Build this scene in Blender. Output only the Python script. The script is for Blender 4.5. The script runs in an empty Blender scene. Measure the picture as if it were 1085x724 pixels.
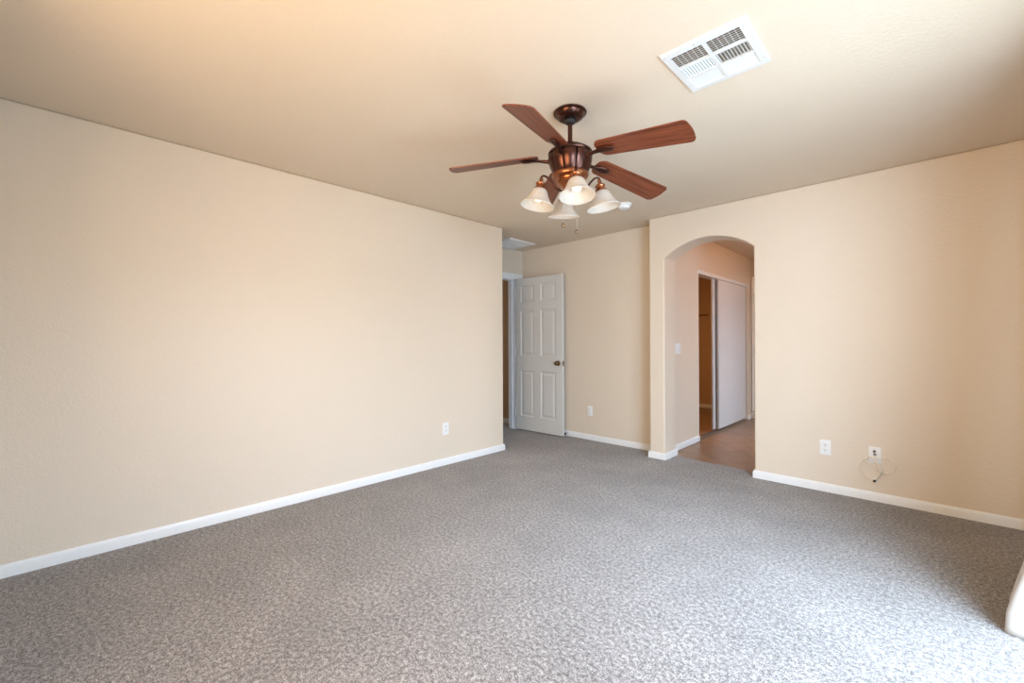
import bpy, bmesh, math, random
from mathutils import Vector, Matrix, Euler

random.seed(7)
SC = bpy.context.scene
COL = SC.collection
PI = math.pi

# ------------------------------------------------------------------ layout (metres)
H = 2.44                      # ceiling height
EYE = 1.1863
XL, XW = -3.3845, 0.55        # left wall, window wall
Y0, YR = -0.33, 4.1548        # wall behind the camera, wall with the arch
YB, XD = 4.3966, -4.0835      # alcove: far wall, wall with the entry door
YC, XC = 3.3316, -2.0843      # end of the left wall, left end of the arch wall
JL, JR = -1.9245, -1.1150     # arch opening
YA = 4.42                     # rear face of the arch wall
XH, YE = -2.0, 7.25           # passage: closet wall, end wall
XV = 0.20                     # passage: wall with the window

# ------------------------------------------------------------------ camera
def camera():
    yaw, pitch, roll = 0.7728, 0.0010, -0.0041
    f = Vector((-math.sin(yaw)*math.cos(pitch), math.cos(yaw)*math.cos(pitch), math.sin(pitch)))
    r = Vector((math.cos(yaw), math.sin(yaw), 0)); u = r.cross(f)
    r2 = r*math.cos(roll) + u*math.sin(roll); u2 = -r*math.sin(roll) + u*math.cos(roll)
    cd = bpy.data.cameras.new('camera'); c = bpy.data.objects.new('camera', cd); COL.objects.link(c)
    cd.sensor_width = 36.0; cd.sensor_fit = 'HORIZONTAL'; cd.lens = 457.79/1085*36
    cd.clip_start = 0.02
    m = Matrix((r2, u2, -f)).transposed().to_4x4(); m.translation = (0, 0, EYE)
    c.matrix_world = m
    SC.camera = c
camera()

# ------------------------------------------------------------------ light
SC.view_settings.view_transform = 'Standard'
SC.view_settings.look = 'None'
SC.view_settings.gamma = 1.0
SC.view_settings.exposure = -0.09
SC.view_settings.use_curve_mapping = False

w = bpy.data.worlds.new('world'); SC.world = w; w.use_nodes = True
w.node_tree.nodes['Background'].inputs[0].default_value = (0.75, 0.87, 1.0, 1)
w.node_tree.nodes['Background'].inputs[1].default_value = 0.28

def area(name, loc, direction, sx, sy, power, col=(1, 1, 1), spread=180):
    d = bpy.data.lights.new(name, 'AREA'); d.shape = 'RECTANGLE'; d.size = sx; d.size_y = sy
    d.energy = power; d.color = col; d.spread = math.radians(spread)
    o = bpy.data.objects.new(name, d); COL.objects.link(o); o.location = loc
    o.rotation_euler = Vector(direction).to_track_quat('-Z', 'Y').to_euler()
    return o
WY0, WY1 = 0.45, 2.75         # patio door opening in the window wall
area('patio_daylight', (XW+0.30, 1.85, 0.84), (-1, 0, -0.16), 1.7, 1.5, 80, (0.64, 0.82, 1.0))
area('patio_sky', (XW+0.8, 0.35, 1.35), (-0.46, 1, -0.28), 1.2, 1.2, 158, (0.55, 0.73, 1.0))
area('patio_high_sky', (XW+1.1, 2.0, 2.40), (-1, 0.08, -1.05), 2.2, 0.9, 172, (0.56, 0.72, 1.0), 130)
area('patio_ground_bounce', (XW+1.2, 1.9, 0.02), (-0.55, 0, 1), 2.0, 1.8, 14, (1.0, 0.80, 0.60))
area('rear_fill', (-1.0, Y0-0.30, 1.35), (0.05, 1, -0.05), 1.3, 1.0, 76, (1.0, 0.66, 0.38))  # added light behind the camera, lifts the arch and alcove walls
area('passage_window_daylight', (XV+0.9, 5.9, 2.2), (-1, -0.1, -0.45), 1.4, 1.2, 165, (0.60, 0.78, 1.0))
area('passage_warm_fill', (XV-0.03, 5.6, 2.25), (-1, 0.1, 0.3), 0.5, 0.10, 14, (1.0, 0.42, 0.10))  # added warm source out of view, tints the upper passage walls
area('closet_fill', (-2.75, 5.6, 2.38), (0, 0, -1), 0.25, 0.25, 14, (1.0, 0.60, 0.25))  # added warm light to brighten the closet interior
area('corridor_fill', (-6.3, 3.9, 1.3), (1, 0, 0), 0.8, 1.2, 6, (1.0, 0.90, 0.76))  # added source that gives the corridor past the door some light

# ------------------------------------------------------------------ materials
def new_mat(name):
    m = bpy.data.materials.new(name); m.use_nodes = True
    nt = m.node_tree
    return m, nt, nt.nodes['Principled BSDF']

def simple(name, col, rough=0.5, metal=0.0, var=0.06, scale=30.0, bump=0.0, bscale=200.0, spec=0.5, coat=0.0):
    m, nt, b = new_mat(name)
    tc = nt.nodes.new('ShaderNodeTexCoord')
    n = nt.nodes.new('ShaderNodeTexNoise'); n.inputs['Scale'].default_value = scale; n.inputs['Detail'].default_value = 3
    nt.links.new(tc.outputs['Object'], n.inputs['Vector'])
    mx = nt.nodes.new('ShaderNodeMix'); mx.data_type = 'RGBA'
    nt.links.new(n.outputs['Fac'], mx.inputs[0])
    mx.inputs[6].default_value = (*[c*(1-var) for c in col], 1)
    mx.inputs[7].default_value = (*[min(1, c*(1+var)) for c in col], 1)
    nt.links.new(mx.outputs[2], b.inputs['Base Color'])
    b.inputs['Roughness'].default_value = rough; b.inputs['Metallic'].default_value = metal
    b.inputs['Specular IOR Level'].default_value = spec
    b.inputs['Coat Weight'].default_value = coat
    if bump:
        n2 = nt.nodes.new('ShaderNodeTexNoise'); n2.inputs['Scale'].default_value = bscale; n2.inputs['Detail'].default_value = 2
        nt.links.new(tc.outputs['Object'], n2.inputs['Vector'])
        bp = nt.nodes.new('ShaderNodeBump'); bp.inputs['Strength'].default_value = bump; bp.inputs['Distance'].default_value = 0.004
        nt.links.new(n2.outputs['Fac'], bp.inputs['Height']); nt.links.new(bp.outputs[0], b.inputs['Normal'])
    return m

PAINT = (0.78, 0.67, 0.545)
M_wall = simple('wall_paint', PAINT, 0.42, 0, 0.015, 3, 0.5, 95, spec=0.4)
M_ceil = simple('ceiling_paint', (0.76, 0.645, 0.515), 0.8, 0, 0.015, 3, 0.4, 90, spec=0.2)
M_trim = simple('white_trim_paint', (0.86, 0.86, 0.855), 0.35, 0, 0.02, 20)
M_door = simple('white_door_paint', (0.72, 0.71, 0.68), 0.35, 0, 0.02, 12, 0.12, 300)
M_plas = simple('white_plastic', (0.88, 0.88, 0.87), 0.35, 0, 0.02, 40)
M_ivory = simple('ivory_cable_sheath', (0.88, 0.80, 0.69), 0.45, 0, 0.04, 60)
M_dark = simple('dark_slot', (0.03, 0.03, 0.03), 0.6)
M_black = simple('black_rubber', (0.015, 0.015, 0.015), 0.6)
M_vent = simple('white_enamel', (0.76, 0.76, 0.75), 0.4, 0, 0.02, 40)
M_cavity_shade = simple('dusty_cavity_shade', (0.17, 0.135, 0.10), 0.8, 0, 0.3, 40)  # dusty tone, dark enough to stand in for shade inside openings
M_brass = simple('antique_brass', (0.24, 0.17, 0.105), 0.28, 1.0, 0.2, 60)
M_steel = simple('brushed_steel', (0.62, 0.60, 0.58), 0.3, 1.0, 0.08, 60)
M_alu = simple('grey_aluminium', (0.50, 0.50, 0.53), 0.35, 0.6, 0.06, 40)
M_panel = simple('glossy_white_laminate', (0.80, 0.79, 0.80), 0.16, 0, 0.015, 4)
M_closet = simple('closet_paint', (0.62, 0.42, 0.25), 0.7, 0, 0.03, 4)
M_curt = simple('white_drape', (0.52, 0.48, 0.44), 0.8, 0, 0.04, 60, 0.25, 500, spec=0.2)
M_bronze = simple('oiled_bronze', (0.085, 0.034, 0.024), 0.28, 0.85, 0.25, 25)
M_copper = simple('brushed_copper', (0.36, 0.135, 0.06), 0.3, 0.9, 0.2, 25)
M_conc = simple('patio_concrete', (0.55, 0.52, 0.48), 0.9, 0, 0.1, 8)

def carpet():
    m, nt, b = new_mat('speckled_carpet')
    L = nt.links
    tc = nt.nodes.new('ShaderNodeTexCoord')
    def noise(s, d=2, r=0.5):
        n = nt.nodes.new('ShaderNodeTexNoise'); n.inputs['Scale'].default_value = s
        n.inputs['Detail'].default_value = d; n.inputs['Roughness'].default_value = r
        L.new(tc.outputs['Object'], n.inputs['Vector']); return n
    fine = noise(175, 3, 0.75)
    mid = noise(58, 2, 0.6)
    sm = nt.nodes.new('ShaderNodeMix'); sm.inputs[0].default_value = 0.34
    L.new(fine.outputs['Fac'], sm.inputs[2]); L.new(mid.outputs['Fac'], sm.inputs[3])
    ramp = nt.nodes.new('ShaderNodeValToRGB'); L.new(sm.outputs[0], ramp.inputs[0])
    e = ramp.color_ramp.elements
    e[0].position = 0.39; e[0].color = (0.060, 0.049, 0.042, 1)
    e[1].position = 0.61; e[1].color = (0.52, 0.475, 0.445, 1)
    q = ramp.color_ramp.elements.new(0.5); q.color = (0.235, 0.204, 0.184, 1)
    big = noise(2.2, 5, 0.68)
    mr = nt.nodes.new('ShaderNodeMapRange'); L.new(big.outputs['Fac'], mr.inputs[0])
    mr.inputs[1].default_value = 0.3; mr.inputs[2].default_value = 0.7; mr.inputs[3].default_value = 0.80; mr.inputs[4].default_value = 1.14
    mul = nt.nodes.new('ShaderNodeMix'); mul.data_type = 'RGBA'; mul.blend_type = 'MULTIPLY'; mul.inputs[0].default_value = 1
    L.new(ramp.outputs[0], mul.inputs[6]); L.new(mr.outputs[0], mul.inputs[7])
    L.new(mul.outputs[2], b.inputs['Base Color'])
    b.inputs['Roughness'].default_value = 0.95; b.inputs['Specular IOR Level'].default_value = 0.1
    b.inputs['Sheen Weight'].default_value = 0.30
    tuft = noise(170, 2, 0.6)
    bp = nt.nodes.new('ShaderNodeBump'); bp.inputs['Strength'].default_value = 0.7; bp.inputs['Distance'].default_value = 0.007
    L.new(tuft.outputs['Fac'], bp.inputs['Height']); L.new(bp.outputs[0], b.inputs['Normal'])
    return m
M_carpet = carpet()

def tile(name, c1, c2, grout, size, rot=45.0, axis='XY', rough=0.35, gw=0.008):
    m, nt, b = new_mat(name); L = nt.links
    tc = nt.nodes.new('ShaderNodeTexCoord')
    mp = nt.nodes.new('ShaderNodeMapping'); L.new(tc.outputs['Object'], mp.inputs[0])
    mp.inputs['Rotation'].default_value = (0, 0, math.radians(rot)) if axis == 'XY' else (PI/2, 0, 0)
    br = nt.nodes.new('ShaderNodeTexBrick'); L.new(mp.outputs[0], br.inputs['Vector'])
    br.offset = 0.0; br.inputs['Scale'].default_value = 1.0
    br.inputs['Brick Width'].default_value = size; br.inputs['Row Height'].default_value = size
    br.inputs['Mortar Size'].default_value = gw; br.inputs['Mortar Smooth'].default_value = 0.2
    n = nt.nodes.new('ShaderNodeTexNoise'); n.inputs['Scale'].default_value = 9; n.inputs['Detail'].default_value = 6
    L.new(tc.outputs['Object'], n.inputs['Vector'])
    mx = nt.nodes.new('ShaderNodeMix'); mx.data_type = 'RGBA'; L.new(n.outputs['Fac'], mx.inputs[0])
    mx.inputs[6].default_value = (*c1, 1); mx.inputs[7].default_value = (*c2, 1)
    L.new(mx.outputs[2], br.inputs['Color1']); L.new(mx.outputs[2], br.inputs['Color2'])
    br.inputs['Mortar'].default_value = (*grout, 1)
    L.new(br.outputs['Color'], b.inputs['Base Color'])
    b.inputs['Roughness'].default_value = rough
    bp = nt.nodes.new('ShaderNodeBump'); bp.inputs['Strength'].default_value = 0.4; bp.inputs['Distance'].default_value = 0.003; bp.invert = True
    L.new(br.outputs['Fac'], bp.inputs['Height']); L.new(bp.outputs[0], b.inputs['Normal'])
    return m
M_tile = tile('brown_floor_tile', (0.24, 0.135, 0.080), (0.40, 0.25, 0.16), (0.20, 0.13, 0.09), 0.42)
M_shower = tile('pale_shower_tile', (0.62, 0.56, 0.50), (0.72, 0.66, 0.60), (0.45, 0.38, 0.32), 0.108, 0, 'XZ', 0.2, 0.006)

def wood():
    m, nt, b = new_mat('cherry_blade_wood'); L = nt.links
    tc = nt.nodes.new('ShaderNodeTexCoord')
    mp = nt.nodes.new('ShaderNodeMapping'); L.new(tc.outputs['Object'], mp.inputs[0])
    mp.inputs['Scale'].default_value = (2.2, 42, 42)
    n = nt.nodes.new('ShaderNodeTexNoise'); n.inputs['Scale'].default_value = 2.0; n.inputs['Detail'].default_value = 5
    n.inputs['Distortion'].default_value = 0.6
    L.new(mp.outputs[0], n.inputs['Vector'])
    r = nt.nodes.new('ShaderNodeValToRGB'); L.new(n.outputs['Fac'], r.inputs[0])
    r.color_ramp.elements[0].position = 0.30; r.color_ramp.elements[0].color = (0.085, 0.018, 0.007, 1)
    r.color_ramp.elements[1].position = 0.72; r.color_ramp.elements[1].color = (0.285, 0.078, 0.032, 1)
    L.new(r.outputs[0], b.inputs['Base Color'])
    b.inputs['Roughness'].default_value = 0.38
    return m
M_wood = wood()

def frosted():
    m, nt, b = new_mat('alabaster_glass'); L = nt.links
    tc = nt.nodes.new('ShaderNodeTexCoord')
    n = nt.nodes.new('ShaderNodeTexNoise'); n.inputs['Scale'].default_value = 22; n.inputs['Detail'].default_value = 4; n.inputs['Distortion'].default_value = 1.5
    L.new(tc.outputs['Object'], n.inputs['Vector'])
    mx = nt.nodes.new('ShaderNodeMix'); mx.data_type = 'RGBA'; L.new(n.outputs['Fac'], mx.inputs[0])
    mx.inputs[6].default_value = (0.74, 0.68, 0.61, 1); mx.inputs[7].default_value = (0.88, 0.85, 0.81, 1)
    tr = nt.nodes.new('ShaderNodeBsdfTranslucent'); L.new(mx.outputs[2], tr.inputs['Color'])
    L.new(mx.outputs[2], b.inputs['Base Color']); b.inputs['Roughness'].default_value = 0.25
    ms = nt.nodes.new('ShaderNodeMixShader'); ms.inputs[0].default_value = 0.5
    L.new(b.outputs[0], ms.inputs[1]); L.new(tr.outputs[0], ms.inputs[2])
    L.new(ms.outputs[0], nt.nodes['Material Output'].inputs['Surface'])
    return m
M_shade = frosted()

def emit(name, col, s):
    m, nt, b = new_mat(name)
    b.inputs['Base Color'].default_value = (*col, 1)
    b.inputs['Emission Color'].default_value = (*col, 1); b.inputs['Emission Strength'].default_value = s
    return m
M_bulb = emit('lit_bulb', (1.0, 0.90, 0.76), 0.9)

def pane():
    m, nt, b = new_mat('window_glass'); L = nt.links
    t = nt.nodes.new('ShaderNodeBsdfTransparent'); t.inputs[0].default_value = (0.96, 0.98, 0.97, 1)
    g = nt.nodes.new('ShaderNodeBsdfGlossy'); g.inputs['Roughness'].default_value = 0.02
    ms = nt.nodes.new('ShaderNodeMixShader'); ms.inputs[0].default_value = 0.04
    L.new(t.outputs[0], ms.inputs[1]); L.new(g.outputs[0], ms.inputs[2])
    L.new(ms.outputs[0], nt.nodes['Material Output'].inputs['Surface'])
    nt.nodes.remove(b)
    return m
M_glass = pane()

# ------------------------------------------------------------------ mesh helpers
def BM(): return bmesh.new()

def box(bm, x0, x1, y0, y1, z0, z1, bev=0.0, seg=2):
    vs = [bm.verts.new((x, y, z)) for x in (x0, x1) for y in (y0, y1) for z in (z0, z1)]
    fs = []
    for idx in ((0, 1, 3, 2), (4, 6, 7, 5), (0, 4, 5, 1), (2, 3, 7, 6), (0, 2, 6, 4), (1, 5, 7, 3)):
        fs.append(bm.faces.new([vs[i] for i in idx]))
    if bev:
        es = list({e for f in fs for e in f.edges})
        bmesh.ops.bevel(bm, geom=es, offset=bev, segments=seg, profile=0.5, affect='EDGES')

def lathe(bm, prof, n=32, center=(0, 0), radial=None, cap=True):
    """prof: list of (r, z); radial(angle, r, z) may change r."""
    rings = []
    for r, z in prof:
        if r < 1e-6:
            rings.append([bm.verts.new((center[0], center[1], z))])
        else:
            ring = []
            for i in range(n):
                a = 2*PI*i/n; rr = radial(a, r, z) if radial else r
                ring.append(bm.verts.new((center[0]+rr*math.cos(a), center[1]+rr*math.sin(a), z)))
            rings.append(ring)
    for A, B in zip(rings, rings[1:]):
        for i in range(n):
            j = (i+1) % n
            if len(A) == 1 and len(B) == 1: continue
            if len(A) == 1: bm.faces.new((A[0], B[i], B[j]))
            elif len(B) == 1: bm.faces.new((A[i], B[0], A[j]))
            else: bm.faces.new((A[i], B[i], B[j], A[j]))
    if cap:
        for R_ in (rings[0], rings[-1]):
            if len(R_) > 1: bm.faces.new(R_)
    bmesh.ops.recalc_face_normals(bm, faces=bm.faces)

def smooth_path(pts, n=6):
    P = [Vector(p) for p in pts]; out = []
    for i in range(len(P)-1):
        p0 = P[max(i-1, 0)]; p1 = P[i]; p2 = P[i+1]; p3 = P[min(i+2, len(P)-1)]
        for k in range(n):
            t = k/n
            out.append(0.5*((2*p1)+(-p0+p2)*t+(2*p0-5*p1+4*p2-p3)*t*t+(-p0+3*p1-3*p2+p3)*t**3))
    out.append(P[-1]); return out

def tube(bm, pts, rad, n=10):
    """rad: number or function(t in 0..1)"""
    P = [Vector(p) for p in pts]; rings = []
    up = Vector((0.31, 0.17, 0.93)); prev = None
    for i, p in enumerate(P):
        d = (P[min(i+1, len(P)-1)]-P[max(i-1, 0)]).normalized()
        if prev is None:
            a = d.cross(up).normalized() if abs(d.dot(up)) < 0.98 else d.cross(Vector((1, 0, 0))).normalized()
        else:
            a = (prev-d*prev.dot(d)).normalized()
        prev = a; b = d.cross(a)
        r = rad(i/(len(P)-1)) if callable(rad) else rad
        rings.append([bm.verts.new(p+a*r*math.cos(2*PI*k/n)+b*r*math.sin(2*PI*k/n)) for k in range(n)])
    for A, B in zip(rings, rings[1:]):
        for k in range(n): bm.faces.new((A[k], A[(k+1) % n], B[(k+1) % n], B[k]))
    bm.faces.new(rings[0][::-1]); bm.faces.new(rings[-1])
    bmesh.ops.recalc_face_normals(bm, faces=bm.faces)

def prism(bm, outline, axis, a, b):
    """extrude a closed 2-D outline along an axis from a to b"""
    def P(u, v, t):
        return {'x': (t, u, v), 'y': (u, t, v), 'z': (u, v, t)}[axis]
    A = [bm.verts.new(P(u, v, a)) for u, v in outline]; B = [bm.verts.new(P(u, v, b)) for u, v in outline]
    n = len(outline)
    bm.faces.new(A); bm.faces.new(B[::-1])
    for i in range(n): bm.faces.new((A[i], B[i], B[(i+1) % n], A[(i+1) % n]))
    bmesh.ops.recalc_face_normals(bm, faces=bm.faces)

def obj(name, bm, mat, parent=None, smooth=None, bevel=None):
    me = bpy.data.meshes.new(name); bm.normal_update(); bm.to_mesh(me); bm.free()
    me.materials.append(mat)
    if smooth is not None:
        me.shade_smooth(); me.set_sharp_from_angle(angle=math.radians(smooth))
    o = bpy.data.objects.new(name, me); COL.objects.link(o)
    if parent: o.parent = parent
    if bevel:
        md = o.modifiers.new('edge', 'BEVEL'); md.width = bevel; md.segments = 4
        md.limit_method = 'ANGLE'; md.angle_limit = math.radians(50)
    return o

def tag(o, label, cat, group=None, kind=None):
    o['label'] = label; o['category'] = cat
    if group: o['group'] = group
    if kind: o['kind'] = kind
    return o

def thing(name, label, cat, loc=(0, 0, 0), rot=(0, 0, 0), group=None, kind=None):
    o = bpy.data.objects.new(name, None); COL.objects.link(o)
    o.location = loc; o.rotation_euler = rot; o.empty_display_size = 0.1
    return tag(o, label, cat, group, kind)

def struct(name, bm, mat, label, cat, **k):
    o = obj(name, bm, mat, **k)
    return tag(o, label, cat, kind='structure')

def copy_thing(t, loc, rotz, label, group):
    c = t.copy(); COL.objects.link(c); c.location = loc; c.rotation_euler = (0, 0, rotz)
    c['label'] = label; c['group'] = group
    for ch in t.children:
        d = ch.copy(); COL.objects.link(d); d.parent = c
        for g in ch.children:
            e = g.copy(); COL.objects.link(e); e.parent = d
    return c

# ------------------------------------------------------------------ shell
# floors
bm = BM()
prism(bm, [(XD-2.6, Y0-0.15), (XW+0.15, Y0-0.15), (XW+0.15, YR+0.02), (JR, YR+0.02), (JR, 4.265), (-1.22, 4.322), (-1.33, 4.345), (-1.55, 4.352),
           (-1.75, 4.372), (-1.87, 4.402), (JL-0.01, 4.405), (JL-0.01, YR+0.02), (XC+0.02, YR+0.02), (XC+0.02, YB+0.15), (XD-2.6, YB+0.15)], 'z', -0.12, 0.0)
struct('floor_carpet', bm, M_carpet, 'grey brown speckled carpet covering the whole bedroom floor', 'carpet')
bm = BM()
prism(bm, [(JL-0.3, 4.24), (XV+0.15, 4.24), (XV+0.15, YE+1.1), (-3.55, YE+1.1), (-3.55, 4.55), (JL-0.3, 4.55)], 'z', -0.12, -0.006)
struct('floor_tile', bm, M_tile, 'brown diagonal ceramic tile floor beyond the archway', 'tile floor')
# ceiling
bm = BM(); box(bm, XD-2.8, XW+0.3, Y0-0.2, YE+1.3, H, H+0.12)
struct('ceiling', bm, M_ceil, 'smooth beige ceiling above the bedroom carrying fan and vents', 'ceiling')
# left wall with its return into the alcove
bm = BM()
prism(bm, [(XL, Y0-0.15), (XL, YC), (XD-0.115, YC), (XD-0.115, YC-0.12), (XL-0.12, YC-0.12), (XL-0.12, Y0-0.15)], 'z', 0.0, H)
struct('wall_left', bm, M_wall, 'long blank beige wall on the left with one outlet', 'wall', bevel=0.014)
# entry wall
bm = BM()
DY0, DY1, DZ = 3.455, 4.258, 2.045
prism(bm, [(YC, 0), (DY0, 0), (DY0, DZ), (DY1, DZ), (DY1, 0), (YB, 0), (YB, H), (YC, H)], 'x', XD-0.115, XD)
struct('wall_entry', bm, M_wall, 'short beige alcove wall holding the entry doorway', 'wall')
# alcove far wall
bm = BM(); box(bm, XD-0.115, XC+0.05, YB, YB+0.12, 0, H)
struct('wall_alcove', bm, M_wall, 'beige alcove wall behind the open six panel door', 'wall')
# arch wall
bm = BM()
ac, aw = (JL+JR)/2, (JR-JL)/2
ZS, ZP = 2.012, 2.163
rise = ZP-ZS; RA = (aw*aw+rise*rise)/(2*rise); zc = ZP-RA; th = math.asin(aw/RA)
out = [(XC, 0), (JL, 0)]
for i in range(41):
    a = -th+2*th*i/40
    out.append((ac+RA*math.sin(a), zc+RA*math.cos(a)))
out += [(JR, 0), (XW+0.15, 0), (XW+0.15, H), (XC, H)]
prism(bm, out, 'y', YR, YA)
struct('wall_right', bm, M_wall, 'beige wall on the right pierced by a low arched opening', 'wall', bevel=0.014)
# window wall with the patio opening (outside the frame, lets the daylight in)
bm = BM()
prism(bm, [(Y0-0.15, 0), (WY0, 0), (WY0, 2.05), (WY1, 2.05), (WY1, 0), (YR, 0), (YR, H), (Y0-0.15, H)], 'x', XW, XW+0.15)
struct('wall_window', bm, M_wall, 'beige wall with the patio opening beside the white drape', 'wall')
# rear wall with an added, unseen window for the rear fill light
bm = BM()
RX0, RX1 = -1.90, -0.30
box(bm, XL-0.12, RX0, Y0-0.15, Y0, 0, H); box(bm, RX1, XW+0.15, Y0-0.15, Y0, 0, H)
box(bm, RX0, RX1, Y0-0.15, Y0, 0, 0.85); box(bm, RX0, RX1, Y0-0.15, Y0, 2.05, H)
struct('wall_rear', bm, M_wall, 'beige wall with an added window opposite the archway', 'wall')

def window(name, y_axis, a0, a1, z0, z1, at, label, mull=1):
    t = thing(name, label, 'window', kind='structure')
    def bx(bm, p0, p1, q0, q1, z0_, z1_):
        box(bm, p0, p1, q0, q1, z0_, z1_) if y_axis else box(bm, q0, q1, p0, p1, z0_, z1_)
    f = BM()
    bx(f, at+0.04, at+0.10, a0, a0+0.05, z0, z1); bx(f, at+0.04, at+0.10, a1-0.05, a1, z0, z1)
    bx(f, at+0.04, at+0.10, a0, a1, z0, z0+0.05); bx(f, at+0.04, at+0.10, a0, a1, z1-0.05, z1)
    for k in range(mull):
        c = a0+(a1-a0)*(k+1)/(mull+1); bx(f, at+0.04, at+0.10, c-0.03, c+0.03, z0, z1)
    obj('window_frame', f, M_plas, t)
    g = BM(); bx(g, at+0.066, at+0.070, a0+0.04, a1-0.04, z0+0.04, z1-0.04)
    obj('pane', g, M_glass, t)
window('window_1', True, WY0, WY1, 0.0, 2.05, XW, 'sliding glass patio opening in the window wall')
window('window_2_added', False, RX0, RX1, 0.85, 2.05, Y0-0.15, 'added white framed window in the unseen rear wall')  # made-up window, put in so light reaches the walls facing it

# passage beyond the arch
CY0, CY1, CZ = 5.235, 7.11, 2.0
bm = BM()
prism(bm, [(YA, 0), (CY0, 0), (CY0, CZ), (CY1, CZ), (CY1, 0), (YE, 0), (YE, H), (YA, H)], 'x', XH-0.12, XH)
struct('wall_passage', bm, M_wall, 'beige passage wall seen through the arch with closet opening', 'wall')
bm = BM(); box(bm, XH-0.12, XV+0.15, YE+0.75, YE+0.9, 0, H); box(bm, XH-0.02, XH+0.0, YE, YE+0.75, 0, H)
struct('wall_end', bm, M_wall, 'beige wall at the far end of the tiled passage', 'wall')
bm = BM()
prism(bm, [(YA, 0), (YE+0.9, 0), (YE+0.9, H), (YA, H)], 'x', XV, XV+0.15)
bm.free(); bm = BM()
box(bm, XV, XV+0.15, YA, 5.4, 0, H); box(bm, XV, XV+0.15, 6.6, YE+0.9, 0, H)
box(bm, XV, XV+0.15, 5.4, 6.6, 0, 0.7); box(bm, XV, XV+0.15, 5.4, 6.6, 2.0, H)
struct('wall_bath', bm, M_wall, 'passage wall with a window facing the closet doors', 'wall')
window('window_3', True, 5.4, 6.6, 0.7, 2.0, XV, 'white framed window facing the sliding closet doors')
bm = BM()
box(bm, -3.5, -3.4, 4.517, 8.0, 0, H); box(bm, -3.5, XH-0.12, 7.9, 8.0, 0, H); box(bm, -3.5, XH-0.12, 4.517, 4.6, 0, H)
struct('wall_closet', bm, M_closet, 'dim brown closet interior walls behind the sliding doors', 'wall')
# corridor beyond the entry door
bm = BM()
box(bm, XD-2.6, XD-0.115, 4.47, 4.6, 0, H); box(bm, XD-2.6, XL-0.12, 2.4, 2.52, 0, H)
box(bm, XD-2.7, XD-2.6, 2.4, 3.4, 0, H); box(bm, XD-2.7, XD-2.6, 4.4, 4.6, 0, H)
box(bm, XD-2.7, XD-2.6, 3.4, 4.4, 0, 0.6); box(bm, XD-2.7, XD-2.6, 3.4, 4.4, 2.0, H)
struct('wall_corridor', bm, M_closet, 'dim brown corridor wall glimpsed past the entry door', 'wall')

# ------------------------------------------------------------------ baseboards
BH, BT = 0.066, 0.012
def board(name, path, label, h=BH):
    """path: floor points walked with the room on the left; profile stands out by BT"""
    prof = [(0, 0), (BT, 0), (BT, h-0.018), (BT*0.72, h-0.007), (BT*0.35, h), (0, h)]
    bm = BM(); P = [Vector(p) for p in path]; rings = []
    for i, p in enumerate(P):
        if 0 < i < len(P)-1:
            d0 = (P[i]-P[i-1]).normalized(); d1 = (P[i+1]-P[i]).normalized()
        elif i == 0: d0 = d1 = (P[1]-P[0]).normalized()
        else: d0 = d1 = (P[-1]-P[-2]).normalized()
        n0 = Vector((-d0.y, d0.x)); n1 = Vector((-d1.y, d1.x)); m = (n0+n1).normalized(); m = m/max(0.3, m.dot(n0))
        rings.append([bm.verts.new((p.x+m.x*q, p.y+m.y*q, z)) for q, z in prof])
    n = len(prof)
    for A, B in zip(rings, rings[1:]):
        for k in range(n): bm.faces.new((A[k], A[(k+1) % n], B[(k+1) % n], B[k]))
    bm.faces.new(rings[0]); bm.faces.new(rings[-1][::-1])
    bmesh.ops.recalc_face_normals(bm, faces=bm.faces)
    return struct(name, bm, M_trim, label, 'baseboard', smooth=50)
board('baseboard_left', [(XD+0.0, YC), (XL, YC), (XL, Y0)], 'white baseboard along the long left wall')
board('baseboard_alcove', [(XC, YB), (XD+0.02, YB)], 'white baseboard along the alcove wall behind the door')
board('baseboard_arch', [(XH, CY0-0.002), (XH, YA), (JL, YA), (JL, YR), (XC, YR), (XC, YB-BT)], 'white baseboard wrapping the left side of the archway')
board('baseboard_right', [(XW, YR), (JR, YR), (JR, YA)], 'white baseboard along the right wall under the outlets')
board('baseboard_passage', [(XH, YE), (XH, CY1+0.01)], 'short white baseboard end past the closet doors', )
board('baseboard_closet', [(XH-0.12, 7.9), (-3.4, 7.9), (-3.4, 4.6)], 'white baseboard inside the dim closet')
board('baseboard_corridor', [(XD-0.115, 4.47), (XD-2.6, 4.47)], 'white baseboard in the corridor past the entry door')

# ------------------------------------------------------------------ entry doorway trim and door
t = thing('trim_1', 'white painted casing around the entry doorway', 'door casing', kind='structure')
bm = BM()
box(bm, XD-0.005, XD+0.016, DY0-0.10, 4.388, DZ-0.005, DZ+0.070, 0.004)
obj('head_casing', bm, M_trim, t)
for ya, yb in ((DY0-0.065, DY0+0.004), (DY1-0.004, DY1+0.065)):
    bm = BM(); box(bm, XD-0.005, XD+0.014, ya, yb, 0, DZ, 0.004); obj('side_casing', bm, M_trim, t)
bm = BM()
box(bm, XD-0.12, XD+0.004, DY1-0.018, DY1, 0, DZ); box(bm, XD-0.12, XD+0.004, DY0, DY0+0.018, 0, DZ); box(bm, XD-0.12, XD+0.004, DY0, DY1, DZ-0.018, DZ)
box(bm, XD-0.075, XD-0.04, DY1-0.03, DY1-0.018, 0, DZ-0.018)
obj('jamb', bm, M_trim, t)

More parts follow.
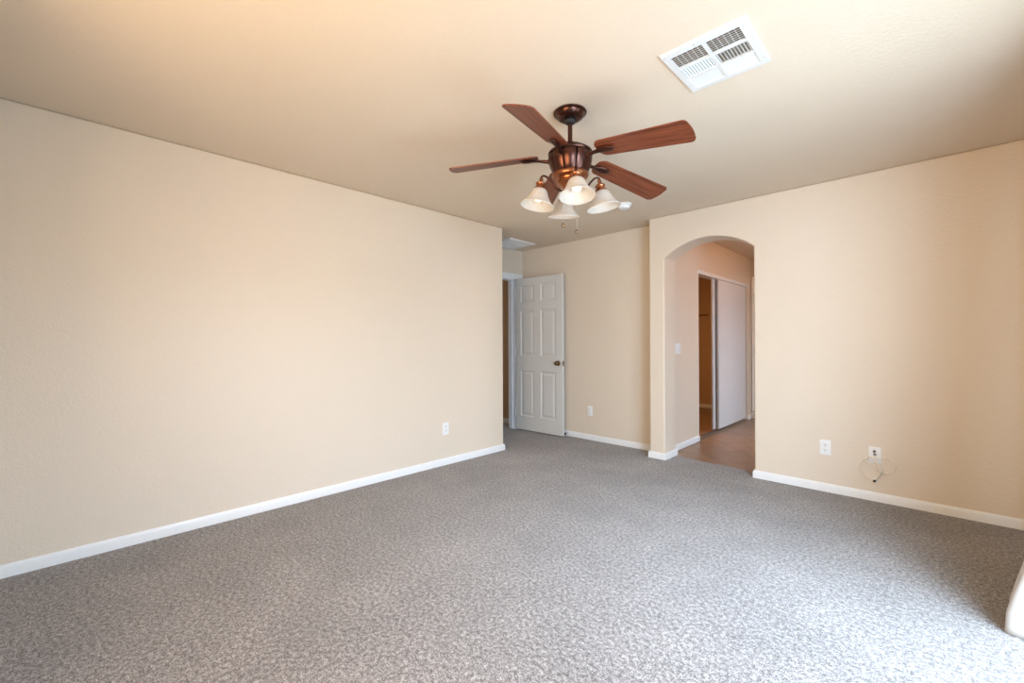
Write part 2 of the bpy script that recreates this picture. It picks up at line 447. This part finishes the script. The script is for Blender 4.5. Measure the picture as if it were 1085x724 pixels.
def door():
    W, D, Z0, Z1 = 0.762, 0.035, 0.014, 2.032
    hx, hy = -4.053, 4.231
    ang = math.atan2(4.270-4.231, -3.289+4.053)
    t = thing('door_1', 'open white six panel door standing against the alcove wall', 'door', (hx, hy, 0), (0, 0, ang), kind='structure')
    bm = BM()
    xs = [0, 0.082, 0.315, 0.420, 0.662, W]
    zs = [Z0, 0.195, 0.805, 1.000, 1.605, 1.715, 1.938, Z1]
    for side in (0, 1):
        yf = 0 if side == 0 else D; sg = 1 if side == 0 else -1
        def V(x, z, dep): return bm.verts.new((x, yf+sg*dep, z))
        for i in range(5):
            for j in range(7):
                x0, x1, z0, z1 = xs[i], xs[i+1], zs[j], zs[j+1]
                if i in (1, 3) and j in (1, 3, 5):
                    rings = []
                    for ins, dep in ((0, 0), (0.006, 0.003), (0.014, 0.009), (0.022, 0.010), (0.030, 0.009), (0.050, 0.003)):
                        rings.append([V(x0+ins, z0+ins, dep), V(x1-ins, z0+ins, dep), V(x1-ins, z1-ins, dep), V(x0+ins, z1-ins, dep)])
                    for A, B in zip(rings, rings[1:]):
                        for k in range(4): bm.faces.new((A[k], A[(k+1) % 4], B[(k+1) % 4], B[k]))
                    bm.faces.new(rings[-1])
                else:
                    bm.faces.new((V(x0, z0, 0), V(x1, z0, 0), V(x1, z1, 0), V(x0, z1, 0)))
    for q in (((0, 0, Z0), (0, D, Z0), (0, D, Z1), (0, 0, Z1)), ((W, 0, Z0), (W, D, Z0), (W, D, Z1), (W, 0, Z1)),
              ((0, 0, Z0), (W, 0, Z0), (W, D, Z0), (0, D, Z0)), ((0, 0, Z1), (W, 0, Z1), (W, D, Z1), (0, D, Z1))):
        bm.faces.new([bm.verts.new(v) for v in q])
    bmesh.ops.remove_doubles(bm, verts=bm.verts, dist=1e-5)
    bmesh.ops.recalc_face_normals(bm, faces=bm.faces)
    obj('door_leaf', bm, M_door, t)
    for s in (-1, 1):
        bm = BM()
        prof = [(0.0, 0.0), (0.032, 0.0), (0.033, 0.004), (0.026, 0.009), (0.012, 0.011), (0.011, 0.022), (0.016, 0.026), (0.026, 0.034), (0.028, 0.043), (0.024, 0.053), (0.012, 0.058), (0, 0.059)]
        lathe(bm, prof, 24, cap=False)
        k = obj('door_knob', bm, M_brass, t, smooth=50); k['label'] = 'round antique brass knob'
        k.location = (W-0.062, -0.001 if s < 0 else D+0.001, 0.918)
        k.rotation_euler = (PI/2 if s < 0 else -PI/2, 0, 0)
    bm = BM(); box(bm, W-0.002, W+0.0022, 0.005, 0.030, 0.885, 0.948, 0.001)
    box(bm, W, W+0.011, 0.010, 0.025, 0.905, 0.928, 0.002)
    obj('latch_plate', bm, M_brass, t)
    for z in (0.25, 1.05, 1.82):
        bm = BM(); lathe(bm, [(0, z-0.045), (0.007, z-0.045), (0.007, z+0.045), (0, z+0.045)], 12, (-0.006, -0.004), cap=False)
        obj('hinge', bm, M_trim, t, smooth=40)
door()

t = thing('door_stop', 'small door stop with black tip at the foot of the alcove wall', 'door stop', (-3.296, YB-BT, 0.036))
bm = BM(); tube(bm, [(0, 0.001, 0), (0, -0.045, 0)], lambda q: 0.011 if q < 0.1 else 0.006, 12); obj('rod', bm, M_steel, t, smooth=40)
bm = BM(); tube(bm, [(0, -0.045, 0), (0, -0.050, 0), (0, -0.064, 0), (0, -0.068, 0)], lambda q: (0.010, 0.013, 0.013, 0.009)[round(q*3)], 14); obj('rubber_tip', bm, M_black, t, smooth=40)

# ------------------------------------------------------------------ closet sliding doors
def sliding(name, y0, y1, x, label):
    t = thing(name, label, 'door', kind='structure')
    z0, z1 = 0.035, 1.995
    bm = BM(); box(bm, x-0.010, x-0.002, y0+0.012, y1-0.012, z0+0.02, z1-0.01)
    obj('door_panel', bm, M_panel, t)
    bm = BM()
    box(bm, x-0.018, x, y0, y0+0.022, z0, z1, 0.003); box(bm, x-0.018, x, y1-0.022, y1, z0, z1, 0.003)
    obj('stile', bm, M_alu, t)
    bm = BM(); box(bm, x-0.018, x-0.001, y0+0.02, y1-0.02, z0, z0+0.025); box(bm, x-0.018, x-0.001, y0+0.02, y1-0.02, z1-0.02, z1)
    obj('rail', bm, M_panel, t)
sliding('door_2', 5.925, 7.105, XH-0.012, 'white glossy sliding closet door at the front')
sliding('door_3', 5.83, 7.02, XH-0.050, 'grey edged sliding closet door tucked behind the front one')
bm = BM()
box(bm, XH-0.004, XH+0.012, CY0-0.008, CY1+0.008, 1.992, 2.036, 0.003)
box(bm, XH-0.11, XH-0.005, CY0, CY1, 1.996, 2.0)
struct('trim_2', bm, M_trim, 'white header track cover above the sliding closet doors', 'trim')
bm = BM()
box(bm, XH-0.075, XH+0.004, CY0, CY1, -0.01, 0.006, 0.002)
for xx in (XH-0.072, XH-0.042, XH-0.005): box(bm, xx, xx+0.005, CY0, CY1, 0.004, 0.016)
struct('trim_3', bm, M_steel, 'metal floor track under the sliding closet doors', 'trim')
bm = BM(); box(bm, XH-0.112, XH-0.0005, CY0-0.001, CY0+0.004, 0.0, 1.995)
struct('trim_4', bm, M_trim, 'pale edge of the closet opening nearest the arch', 'trim')

t = thing('closet_hook', 'small dark hook rail on the closet wall inside the opening', 'hook', (-3.02, 7.9, 1.66))
bm = BM(); box(bm, -0.05, 0.0, -0.02, 0.0, -0.02, 0.07, 0.003); obj('bracket', bm, M_bronze, t)
bm = BM(); tube(bm, [(-0.02, -0.03, -0.01), (0.18, -0.03, -0.01)], 0.008, 10); obj('bar', bm, M_bronze, t, smooth=40)

# shower at the end of the passage
t = thing('shower_stall', 'pale tiled shower stall glimpsed at the end of the passage', 'shower')
bm = BM(); box(bm, XH+0.002, -1.1, YE+0.02, YE+0.12, -0.006, 0.11, 0.008); obj('curb', bm, M_shower, t)
bm = BM(); box(bm, XH+0.012, -1.1, YE+0.03, YE+0.07, 1.90, 2.17, 0.006); obj('header_panel', bm, M_plas, t)
bm = BM(); box(bm, XH+0.012, XH+0.040, YE+0.04, YE+0.07, 0.11, 1.90, 0.003); obj('frame_post', bm, M_plas, t)
bm = BM(); box(bm, XH+0.002, -1.0, YE+0.60, YE+0.745, -0.006, 2.2); obj('tile_surround', bm, M_shower, t)

# ------------------------------------------------------------------ outlets and plates
def outlet(label, loc, rotz):
    """faces -y in its own frame"""
    t = thing('wall_outlet', label, 'outlet', loc, (0, 0, rotz), 'duplex wall outlets')
    bm = BM(); box(bm, -0.036, 0.036, -0.006, 0.001, -0.059, 0.059, 0.003, 3); obj('cover_plate', bm, M_plas, t, smooth=40)
    for z in (-0.0205, 0.0205):
        bm = BM()
        prism(bm, [(0.0165*math.cos(a)*1.0, z+max(-0.0125, min(0.0125, 0.0165*math.sin(a)))) for a in [2*PI*k/28 for k in range(28)]], 'y', -0.0085, -0.005)
        s = obj('socket', bm, M_plas, t)
        bm = BM()
        box(bm, -0.0078, -0.0052, -0.0092, -0.0083, z-0.001, z+0.0085); box(bm, 0.0052, 0.0078, -0.0092, -0.0083, z, z+0.0075)
        prism(bm, [(0.0028*math.cos(2*PI*k/12), z-0.0072+0.0028*math.sin(2*PI*k/12)) for k in range(12)], 'y', -0.0092, -0.0083)
        obj('slot', bm, M_dark, s)
    bm = BM(); prism(bm, [(0.003*math.cos(2*PI*k/12), 0.003*math.sin(2*PI*k/12)) for k in range(12)], 'y', -0.0072, -0.005); obj('screw', bm, M_steel, t)
    return t
OG = 'duplex wall outlets'
o0 = outlet('white outlet on the right wall beside the cable coil', (-0.612, YR, 0.347), 0)
copy_thing(o0, (-2.975, YB, 0.348), 0, 'white outlet on the alcove wall beside the open door', OG)
copy_thing(o0, (XL, 2.545, 0.350), PI/2, 'white outlet low on the long left wall', OG)

t = thing('cable_plate', 'white wall plate with coax and phone jacks on the right wall', 'wall plate', (-0.312, YR, 0.340))
bm = BM(); box(bm, -0.036, 0.036, -0.006, 0.001, -0.059, 0.059, 0.003, 3); obj('cover_plate', bm, M_plas, t, smooth=40)
bm = BM(); tube(bm, [(-0.002, -0.004, 0.028), (-0.002, -0.016, 0.028)], 0.0085, 14); obj('coax_jack', bm, M_dark, t, smooth=40)
bm = BM(); box(bm, -0.010, 0.010, -0.0085, -0.005, -0.004, 0.014); obj('phone_jack', bm, M_alu, t)
bm = BM(); box(bm, -0.0065, 0.0065, -0.0092, -0.0083, -0.001, 0.010); obj('jack_opening', bm, M_cavity_shade, t)
for z in (-0.045, 0.047):
    bm = BM(); prism(bm, [(0.003*math.cos(2*PI*k/12), z+0.003*math.sin(2*PI*k/12)) for k in range(12)], 'y', -0.0072, -0.005); obj('screw', bm, M_steel, t)

t = thing('coaxial_cable', 'coiled cream cable hanging in loops from the cable wall plate', 'cable', (0, YR, 0))
path = [(-.312, .014, .332), (-.322, .028, .322), (-.300, .024, .283), (-.281, .020, .241), (-.262, .014, .220), (-.237, .010, .217), (-.212, .009, .240), (-.201, .009, .271),
        (-.211, .010, .305), (-.237, .012, .329), (-.270, .020, .330), (-.310, .022, .322), (-.343, .014, .322), (-.367, .010, .311), (-.388, .008, .278),
        (-.397, .008, .232), (-.382, .008, .188), (-.350, .009, .166), (-.312, .011, .163), (-.286, .014, .196), (-.276, .017, .238), (-.285, .030, .236), (-.303, .014, .226), (-.331, .010, .251),
        (-.354, .010, .284), (-.364, .012, .303), (-.346, .020, .326), (-.318, .030, .322), (-.296, .028, .290), (-.277, .027, .246), (-.288, .020, .195), (-.308, .016, .160)]
path = [(x, -d, z) for x, d, z in path]
bm = BM(); tube(bm, smooth_path(path, 7), 0.0048, 8); obj('cable_loop', bm, M_ivory, t, smooth=60)
e = Vector(path[-1])
bm = BM(); tube(bm, [e, e+Vector((-0.004, 0.001, -0.007)), e+Vector((-0.010, 0.002, -0.017))], 0.0062, 12); k = obj('connector', bm, M_black, t, smooth=40); k['label'] = 'dark end connector'

t = thing('light_switch', 'white double rocker switch on the passage wall inside the arch', 'light switch', (XH, 4.64, 1.107), (0, 0, PI/2))
bm = BM(); box(bm, -0.068, 0.068, -0.006, 0.001, -0.058, 0.058, 0.003, 3); obj('cover_plate', bm, M_plas, t, smooth=40)
for x in (-0.028, 0.028):
    bm = BM()
    prism(bm, [(-0.006, -0.033), (-0.0078, -0.033), (-0.0078, 0.0), (-0.0125, 0.033), (-0.006, 0.033)], 'x', x-0.0165, x+0.0165)
    obj('rocker', bm, M_trim, t)

# ------------------------------------------------------------------ ceiling registers and detector
def register():
    x0, x1, y0, y1 = -0.858, -0.511, 1.810, 2.181
    cx, cy = (x0+x1)/2, (y0+y1)/2; hx, hy = (x1-x0)/2, (y1-y0)/2
    t = thing('ceiling_vent', 'large white six bank ceiling vent near the right of the fan', 'vent', (cx, cy, H))
    gx0, gx1, gy0, gy1 = -hx+0.032, hx-0.034, -hy+0.040, hy-0.026
    rows = [gy0, gy0+0.098, gy0+0.112, gy0+0.198, gy0+0.212, gy1]; mid = 0.007
    bm = BM(); T = 0.012
    def rim(a0, a1, b0, b1): box(bm, a0, a1, b0, b1, -T, -0.002)
    rim(-hx+0.004, gx0, -hy+0.004, hy-0.004); rim(gx1, hx-0.004, -hy+0.004, hy-0.004); rim(gx0, gx1, -hy+0.004, gy0); rim(gx0, gx1, gy1, hy-0.004)
    rim(-mid, mid, gy0, gy1); rim(gx0, -mid, rows[1], rows[2]); rim(mid, gx1, rows[1], rows[2]); rim(gx0, -mid, rows[3], rows[4]); rim(mid, gx1, rows[3], rows[4])
    # thin flange lying on the ceiling with a slanted lip
    fl = [(-hx, -hy), (hx, -hy), (hx, hy), (-hx, hy)]; inn = [(-hx+0.006, -hy+0.006), (hx-0.006, -hy+0.006), (hx-0.006, hy-0.006), (-hx+0.006, hy-0.006)]
    A = [bm.verts.new((x, y, -0.0005)) for x, y in fl]; B = [bm.verts.new((x, y, -0.004)) for x, y in fl]; Cc = [bm.verts.new((x, y, -T)) for x, y in inn]
    for P, Q in ((A, B), (B, Cc)):
        for k in range(4): bm.faces.new((P[k], P[(k+1) % 4], Q[(k+1) % 4], Q[k]))
    obj('frame', bm, M_vent, t)
    bm = BM(); box(bm, gx0-0.004, gx1+0.004, gy0-0.004, gy1+0.004, -0.0018, -0.0006); obj('duct_shade_plate', bm, M_cavity_shade, t)  # dark plate under the ceiling stands in for the shaded duct
    def bank(a0, a1, b0, b1, along, tilt, n, wid=0.0125):
        bm = BM(); c, s = math.cos(tilt), math.sin(tilt); th_ = 0.0006
        for k in range(n):
            f = (k+0.5)/n
            if along == 'x':
                p = b0+(b1-b0)*f; pr = [(p-c*wid/2-s*th_, -0.0068-s*wid/2+c*th_), (p+c*wid/2-s*th_, -0.0068+s*wid/2+c*th_), (p+c*wid/2+s*th_, -0.0068+s*wid/2-c*th_), (p-c*wid/2+s*th_, -0.0068-s*wid/2-c*th_)]
                prism(bm, pr, 'x', a0, a1)
            else:
                p = a0+(a1-a0)*f; pr = [(p-c*wid/2-s*th_, -0.0068-s*wid/2+c*th_), (p+c*wid/2-s*th_, -0.0068+s*wid/2+c*th_), (p+c*wid/2+s*th_, -0.0068+s*wid/2-c*th_), (p-c*wid/2+s*th_, -0.0068-s*wid/2-c*th_)]
                prism(bm, pr, 'y', b0, b1)
        if along == 'x' and tilt > 0:
            for k in range(1, 6):
                q = a0+(a1-a0)*k/6; box(bm, q-0.0008, q+0.0008, b0, b1, -0.0045, -0.002)
        obj('louver_bank', bm, M_vent, t)
    T1 = math.radians(38)
    for a0, a1, sgn in ((gx0, -mid, -1), (mid, gx1, 1)):
        bank(a0, a1, rows[0], rows[1], 'x', T1, 7, 0.0115)
        bank(a0, a1, rows[4], rows[5], 'x', -math.radians(10), 9, 0.0098)
        bank(a0, a1, rows[2], rows[3], 'y', -T1*sgn if sgn < 0 else T1*-1.0, 11 if sgn < 0 else 10, 0.0086 if sgn < 0 else 0.0105)
    for x, y in ((-hx+0.016, -hy+0.02), (hx-0.016, -hy+0.045), (hx-0.016, hy-0.06), (-0.03, -hy+0.02), (-hx+0.016, hy-0.04)):
        bm = BM(); lathe(bm, [(0, -T-0.0018), (0.003, -T-0.0014), (0.0042, -T+0.001), (0, -T+0.001)], 10, (x, y), cap=False); obj('screw', bm, M_steel, t)
register()

def return_grille():
    x0, x1, y0, y1 = -4.030, -3.625, 3.690, 4.148
    cx, cy, hx, hy = (x0+x1)/2, (y0+y1)/2, (x1-x0)/2, (y1-y0)/2
    t = thing('return_grille', 'white return air grille on the alcove ceiling above the door', 'vent', (cx, cy, H))
    bm = BM(); T = 0.020; e = 0.035
    box(bm, -hx, -hx+e, -hy, hy, -T, -0.001, 0.003); box(bm, hx-e, hx, -hy, hy, -T, -0.001, 0.003)
    box(bm, -hx+e, hx-e, -hy, -hy+e, -T, -0.001, 0.003); box(bm, -hx+e, hx-e, hy-e, hy, -T, -0.001, 0.003)
    box(bm, -0.006, 0.006, -hy+e, hy-e, -T, -0.001)
    obj('frame', bm, M_vent, t)
    bm = BM(); box(bm, -hx+e, hx-e, -hy+e, hy-e, -0.003, -0.0005); obj('duct_shade_plate', bm, M_cavity_shade, t)  # duct shade painted on a flat plate, no real opening above
    bm = BM(); n = 24
    for k in range(n):
        p = -hx+e+(2*hx-2*e)*(k+0.5)/n
        prism(bm, [(p+0.006, -0.004), (p+0.005, -0.0035), (p-0.009, -0.0165), (p-0.008, -0.017)], 'y', -hy+e, hy-e)
    obj('louver_bank', bm, M_vent, t)
return_grille()

t = thing('smoke_detector', 'round white smoke detector on the ceiling behind the fan shades', 'smoke detector', (-2.020, 3.545, H))
bm = BM(); lathe(bm, [(0, 0.0), (0.070, 0.0), (0.071, -0.010), (0.066, -0.016), (0, -0.016)], 40, cap=False); obj('mounting_ring', bm, M_plas, t, smooth=40)
bm = BM(); lathe(bm, [(0, -0.016), (0.056, -0.016), (0.056, -0.022), (0.053, -0.030), (0.046, -0.040), (0.030, -0.044), (0, -0.045)], 40, cap=False); obj('cover', bm, M_plas, t, smooth=40)

# ------------------------------------------------------------------ ceiling fan
def fan():
    ax, ay = -1.416, 1.913
    t = thing('ceiling_fan', 'five blade cherry wood ceiling fan with four frosted bell lights', 'ceiling fan', (ax, ay, H))
    def z(v): return v-H                   # heights measured from the floor
    bm = BM()
    lathe(bm, [(0, z(2.44)), (0.086, z(2.44)), (0.090, z(2.434)), (0.089, z(2.430)), (0.080, z(2.427)), (0.077, z(2.420)), (0.070, z(2.409)), (0.056, z(2.400)), (0.040, z(2.396)), (0.034, z(2.398)), (0, z(2.398))], 48, cap=False)
    cn = obj('canopy', bm, M_bronze, t, smooth=45)
    bm = BM(); lathe(bm, [(0, z(2.402)), (0.026, z(2.402)), (0.032, z(2.394)), (0.031, z(2.384)), (0.022, z(2.375)), (0.0135, z(2.371)), (0, z(2.371))], 32, cap=False)
    obj('hanger_ball', bm, M_black, cn, smooth=45)
    bm = BM(); lathe(bm, [(0, z(2.38)), (0.0125, z(2.38)), (0.0125, z(2.28)), (0.020, z(2.276)), (0.024, z(2.262)), (0.024, z(2.245)), (0, z(2.245))], 24, cap=False)
    obj('downrod', bm, M_bronze, t, smooth=45)
    # motor: domed cap plus fluted bell body
    bm = BM()
    lathe(bm, [(0, z(2.256)), (0.045, z(2.254)), (0.080, z(2.244)), (0.104, z(2.230)), (0.117, z(2.219)), (0.121, z(2.211)), (0.117, z(2.205)), (0.108, z(2.203)), (0, z(2.203))], 64, cap=False)
    mh = obj('motor_housing', bm, M_bronze, t, smooth=40)
    bm = BM(); NF = 10
    def flute(a, r, zz):
        f = (a/(2*PI)*NF) % 1.0; g = min(f, 1-f)
        return r-(0.011 if g < 0.055 else 0.0) + (0.004*math.sin(PI*f))
    pr = [(0.100, z(2.206)), (0.113, z(2.202)), (0.118, z(2.190)), (0.116, z(2.168)), (0.109, z(2.145)), (0.099, z(2.121)), (0.092, z(2.107)), (0.086, z(2.100))]
    lathe(bm, pr, 160, radial=flute); obj('fluted_body', bm, M_bronze, mh, smooth=35)
    # light kit under the motor
    bm = BM()
    lathe(bm, [(0, z(2.104)), (0.092, z(2.104)), (0.098, z(2.098)), (0.099, z(2.088)), (0.094, z(2.080)), (0.080, z(2.076)), (0.071, z(2.072)), (0.068, z(2.064)), (0.074, z(2.057)), (0.074, z(2.050)), (0.066, z(2.043)),
               (0.052, z(2.036)), (0.043, z(2.022)), (0.044, z(2.005)), (0.047, z(1.995)), (0.043, z(1.982)), (0.030, z(1.972)), (0.014, z(1.966)), (0.011, z(1.956)), (0.006, z(1.950)), (0, z(1.949))], 48, cap=False)
    lk = obj('light_kit', bm, M_copper, t, smooth=40)
    # blades
    tn = Vector((0.0294, 0.0469, 1)).normalized(); tq = Vector((0, 0, 1)).rotation_difference(tn).to_matrix().to_4x4()
    def blade_mesh():
        w0, w1 = 0.060, 0.074; r0, r1 = 0.175, 0.672
        pts = []
        def arc(cx, cy, r, a0, a1, n=8):
            for k in range(n+1):
                a = math.radians(a0+(a1-a0)*k/n); pts.append((cx+r*math.cos(a), cy+r*math.sin(a)))
        # +y side is the longer, more rounded corner
        arc(r1-0.022, -w1+0.022, 0.022, -90, -8)
        for k in range(1, 6): pts.append((r1+0.006*math.sin(PI*k/6), -w1+0.022+(2*w1-0.052)*k/6))
        arc(r1-0.030, w1-0.030, 0.030, 8, 90)
        arc(r0+0.042, w0-0.042, 0.042, 90, 180, 8); arc(r0+0.042, -w0+0.042, 0.042, 180, 270, 8)
        bm = BM(); prism(bm, pts, 'z', -0.003, 0.003)
        return bm
    def iron_mesh():
        bm = BM()
        # flat tapering plate from the motor to a rounded medallion under the blade, in (r, half width, z)
        st = [(0.092, 0.022, -0.020, 0.026), (0.108, 0.018, -0.024, 0.022), (0.125, 0.013, -0.025, 0.017), (0.145, 0.011, -0.021, 0.014), (0.165, 0.0115, -0.017, 0.012), (0.185, 0.015, -0.014, 0.011), (0.205, 0.020, -0.012, 0.0115),
              (0.225, 0.023, -0.0115, 0.0125), (0.245, 0.022, -0.0112, 0.0125), (0.260, 0.017, -0.0105, 0.011), (0.270, 0.010, -0.009, 0.008), (0.275, 0.002, -0.007, 0.004)]
        rings = []
        for r, hw, zc_, hh in st:
            ring = []
            for k in range(12):
                a = 2*PI*k/12; ring.append(bm.verts.new((r, hw*math.cos(a), zc_+hh/1.6*math.sin(a))))
            rings.append(ring)
        for A, B in zip(rings, rings[1:]):
            for k in range(12): bm.faces.new((A[k], A[(k+1) % 12], B[(k+1) % 12], B[k]))
        bm.faces.new(rings[0][::-1]); bm.faces.new(rings[-1])
        bmesh.ops.recalc_face_normals(bm, faces=bm.faces)
        return bm
    proto = None
    for k in range(5):
        a = math.radians(-0.37)+k*2*PI/5
        if k == 0:
            b = obj('blade', blade_mesh(), M_wood, t); i = obj('blade_iron', iron_mesh(), M_bronze, b, smooth=60); proto = (b, i)
        else:
            b = proto[0].copy(); COL.objects.link(b); b.parent = t
            i = proto[1].copy(); COL.objects.link(i); i.parent = b
        b.matrix_local = Matrix.Translation((0, 0, z(2.212))) @ tq @ Matrix.Rotation(a, 4, 'Z') @ Matrix.Rotation(math.radians(7.2), 4, 'Y') @ Matrix.Rotation(math.radians(-13.5), 4, 'X')
    # four lamps
    first = None
    for k, deg in enumerate((-43, 47, 139, -127)):
        a = math.radians(deg)
        if first is None:
            bm = BM()
            p = smooth_path([(0.040, 0, z(2.008)), (0.062, 0, z(2.010)), (0.085, 0, z(2.022)), (0.108, 0, z(2.052)), (0.132, 0, z(2.078)), (0.153, 0, z(2.083)), (0.163, 0, z(2.070)), (0.164, 0, z(2.042))], 6)
            tube(bm, p, lambda q: 0.0055+0.002*math.exp(-((q-0.92)/0.06)**2), 10)
            arm = obj('lamp_arm', bm, M_bronze, t, smooth=60)
            til = Matrix.Translation((0.164, 0, z(2.040))) @ Matrix.Rotation(math.radians(-10), 4, 'Y')
            bm = BM(); lathe(bm, [(0, 0.034), (0.007, 0.033), (0.010, 0.026), (0.007, 0.018), (0.008, 0.012), (0.020, 0.008), (0.028, 0.001), (0.027, -0.006), (0.021, -0.011), (0.021, -0.016), (0.029, -0.020), (0.032, -0.028), (0.031, -0.034), (0, -0.034)], 28, cap=False)
            cup = obj('socket_cup', bm, M_copper, arm, smooth=45); cup.matrix_local = til
            bm = BM()
            outer = [(0.024, -0.029), (0.033, -0.031), (0.041, -0.039), (0.047, -0.052), (0.053, -0.067), (0.061, -0.083), (0.070, -0.097), (0.081, -0.109), (0.090, -0.117), (0.0925, -0.121)]
            inner = [(r-0.0035, zz-0.001) for r, zz in outer[::-1]]
            lathe(bm, outer+[(0.0915, -0.1235)]+inner, 48, cap=False)
            sh = obj('lamp_shade', bm, M_shade, t, smooth=60); shl = til
            bm = BM(); lathe(bm, [(0, -0.034), (0.013, -0.036), (0.013, -0.052), (0.020, -0.060), (0.025, -0.072), (0.024, -0.084), (0.016, -0.094), (0, -0.098)], 24, cap=False)
            bu = obj('bulb', bm, M_bulb, sh, smooth=60); first = (arm, cup, sh, bu)
            sh.matrix_local = Matrix.Rotation(a, 4, 'Z') @ til
        else:
            arm = first[0].copy(); COL.objects.link(arm); arm.parent = t
            cup = first[1].copy(); COL.objects.link(cup); cup.parent = arm
            sh = first[2].copy(); COL.objects.link(sh); sh.parent = t
            bu = first[3].copy(); COL.objects.link(bu); bu.parent = sh
            sh.matrix_local = Matrix.Rotation(a, 4, 'Z') @ til
        arm.matrix_local = Matrix.Rotation(a, 4, 'Z')
        d = bpy.data.lights.new('lamp_light', 'POINT'); d.energy = 0.10; d.color = (1.0, 0.84, 0.62); d.shadow_soft_size = 0.025
        lo = bpy.data.objects.new('lamp_light', d); COL.objects.link(lo); lo.parent = sh; lo.location = (0, 0, -0.112)
    # pull chains
    for (x, y, zb, r) in ((-0.021, -0.038, 1.818, 0.009), (0.039, 0.004, 1.780, 0.009)):
        bm = BM()
        n = 60; z0, z1 = z(1.975), z(zb)+0.012
        for k in range(n):
            bmesh.ops.create_icosphere(bm, subdivisions=1, radius=0.0016, matrix=Matrix.Translation((x, y, z0+(z1-z0)*k/(n-1))))
        tube(bm, [(x, y, z0), (x, y, z1)], 0.0006, 6)
        c = obj('pull_chain', bm, M_steel, t, smooth=60)
        bm = BM(); lathe(bm, [(0, 0.012), (0.003, 0.012), (0.004, 0.009), (0.008, 0.005), (0.010, -0.001), (0.008, -0.007), (0.004, -0.010), (0, -0.011)], 20, (x, y), cap=False)
        for v in bm.verts: v.co.z += z(zb)
        obj('chain_knob', bm, M_brass, c, smooth=60)
fan()

# ------------------------------------------------------------------ drape beside the patio door
def drape():
    ctrl = [(0.500, 2.600), (0.400, 2.618), (0.300, 2.628), (0.222, 2.634), (0.204, 2.655), (0.230, 2.682), (0.340, 2.700), (0.430, 2.720), (0.440, 2.745), (0.340, 2.760), (0.240, 2.775), (0.226, 2.798), (0.250, 2.815),
            (0.350, 2.830), (0.430, 2.845), (0.435, 2.868), (0.330, 2.885), (0.260, 2.905), (0.262, 2.930), (0.330, 2.945), (0.470, 2.955)]
    base = smooth_path([(x, y, 0) for x, y in ctrl], 5)
    zs = [0.002, 0.03, 0.085, 0.16, 0.235, 0.31, 0.39, 0.55, 0.75, 1.0, 1.3, 1.6, 1.9, 2.08, 2.15]
    def xmin(zv):
        tab = [(0, 0.204), (0.085, 0.209), (0.16, 0.226), (0.235, 0.246), (0.31, 0.262), (0.39, 0.279), (0.75, 0.335), (1.3, 0.385), (2.2, 0.425)]
        for (a, b), (c, d) in zip(tab, tab[1:]):
            if zv <= c: return b+(d-b)*(zv-a)/(c-a)
        return tab[-1][1]
    bm = BM(); rows = []
    for zv in zs:
        xm = xmin(zv); row = []
        for p in base:
            f = (p.x-0.204)/(0.500-0.204)
            x = xm+(0.505-xm)*f
            y = p.y+0.006*math.sin(zv*5+p.y*40)*min(1, zv)
            row.append(bm.verts.new((x, y, zv)))
        rows.append(row)
    for A, B in zip(rows, rows[1:]):
        for i in range(len(A)-1): bm.faces.new((A[i], A[i+1], B[i+1], B[i]))
    o = obj('drape', bm, M_curt, smooth=70)
    md = o.modifiers.new('cloth', 'SOLIDIFY'); md.thickness = 0.003; md.offset = 0
    tag(o, 'white drape gathered at the far right with its hem on the carpet', 'curtain')
    t = thing('curtain_rod', 'slim bronze rod carrying the white drape', 'curtain rod', (0.46, 1.95, 2.16))
    bm = BM(); tube(bm, [(0, -1.15, 0), (0, 1.15, 0)], 0.011, 14); obj('rod', bm, M_bronze, t, smooth=40)
    for y in (-1.0, 1.0):
        bm = BM(); tube(bm, [(0, y, 0), (0.0905, y, 0)], 0.007, 10); obj('bracket', bm, M_bronze, t, smooth=40)
drape()

# ground outside the patio door
bm = BM(); box(bm, XW+0.15, XW+5, -2, 6, -0.2, -0.06)
struct('ground', bm, M_conc, 'pale concrete ground outside the patio opening', 'ground')
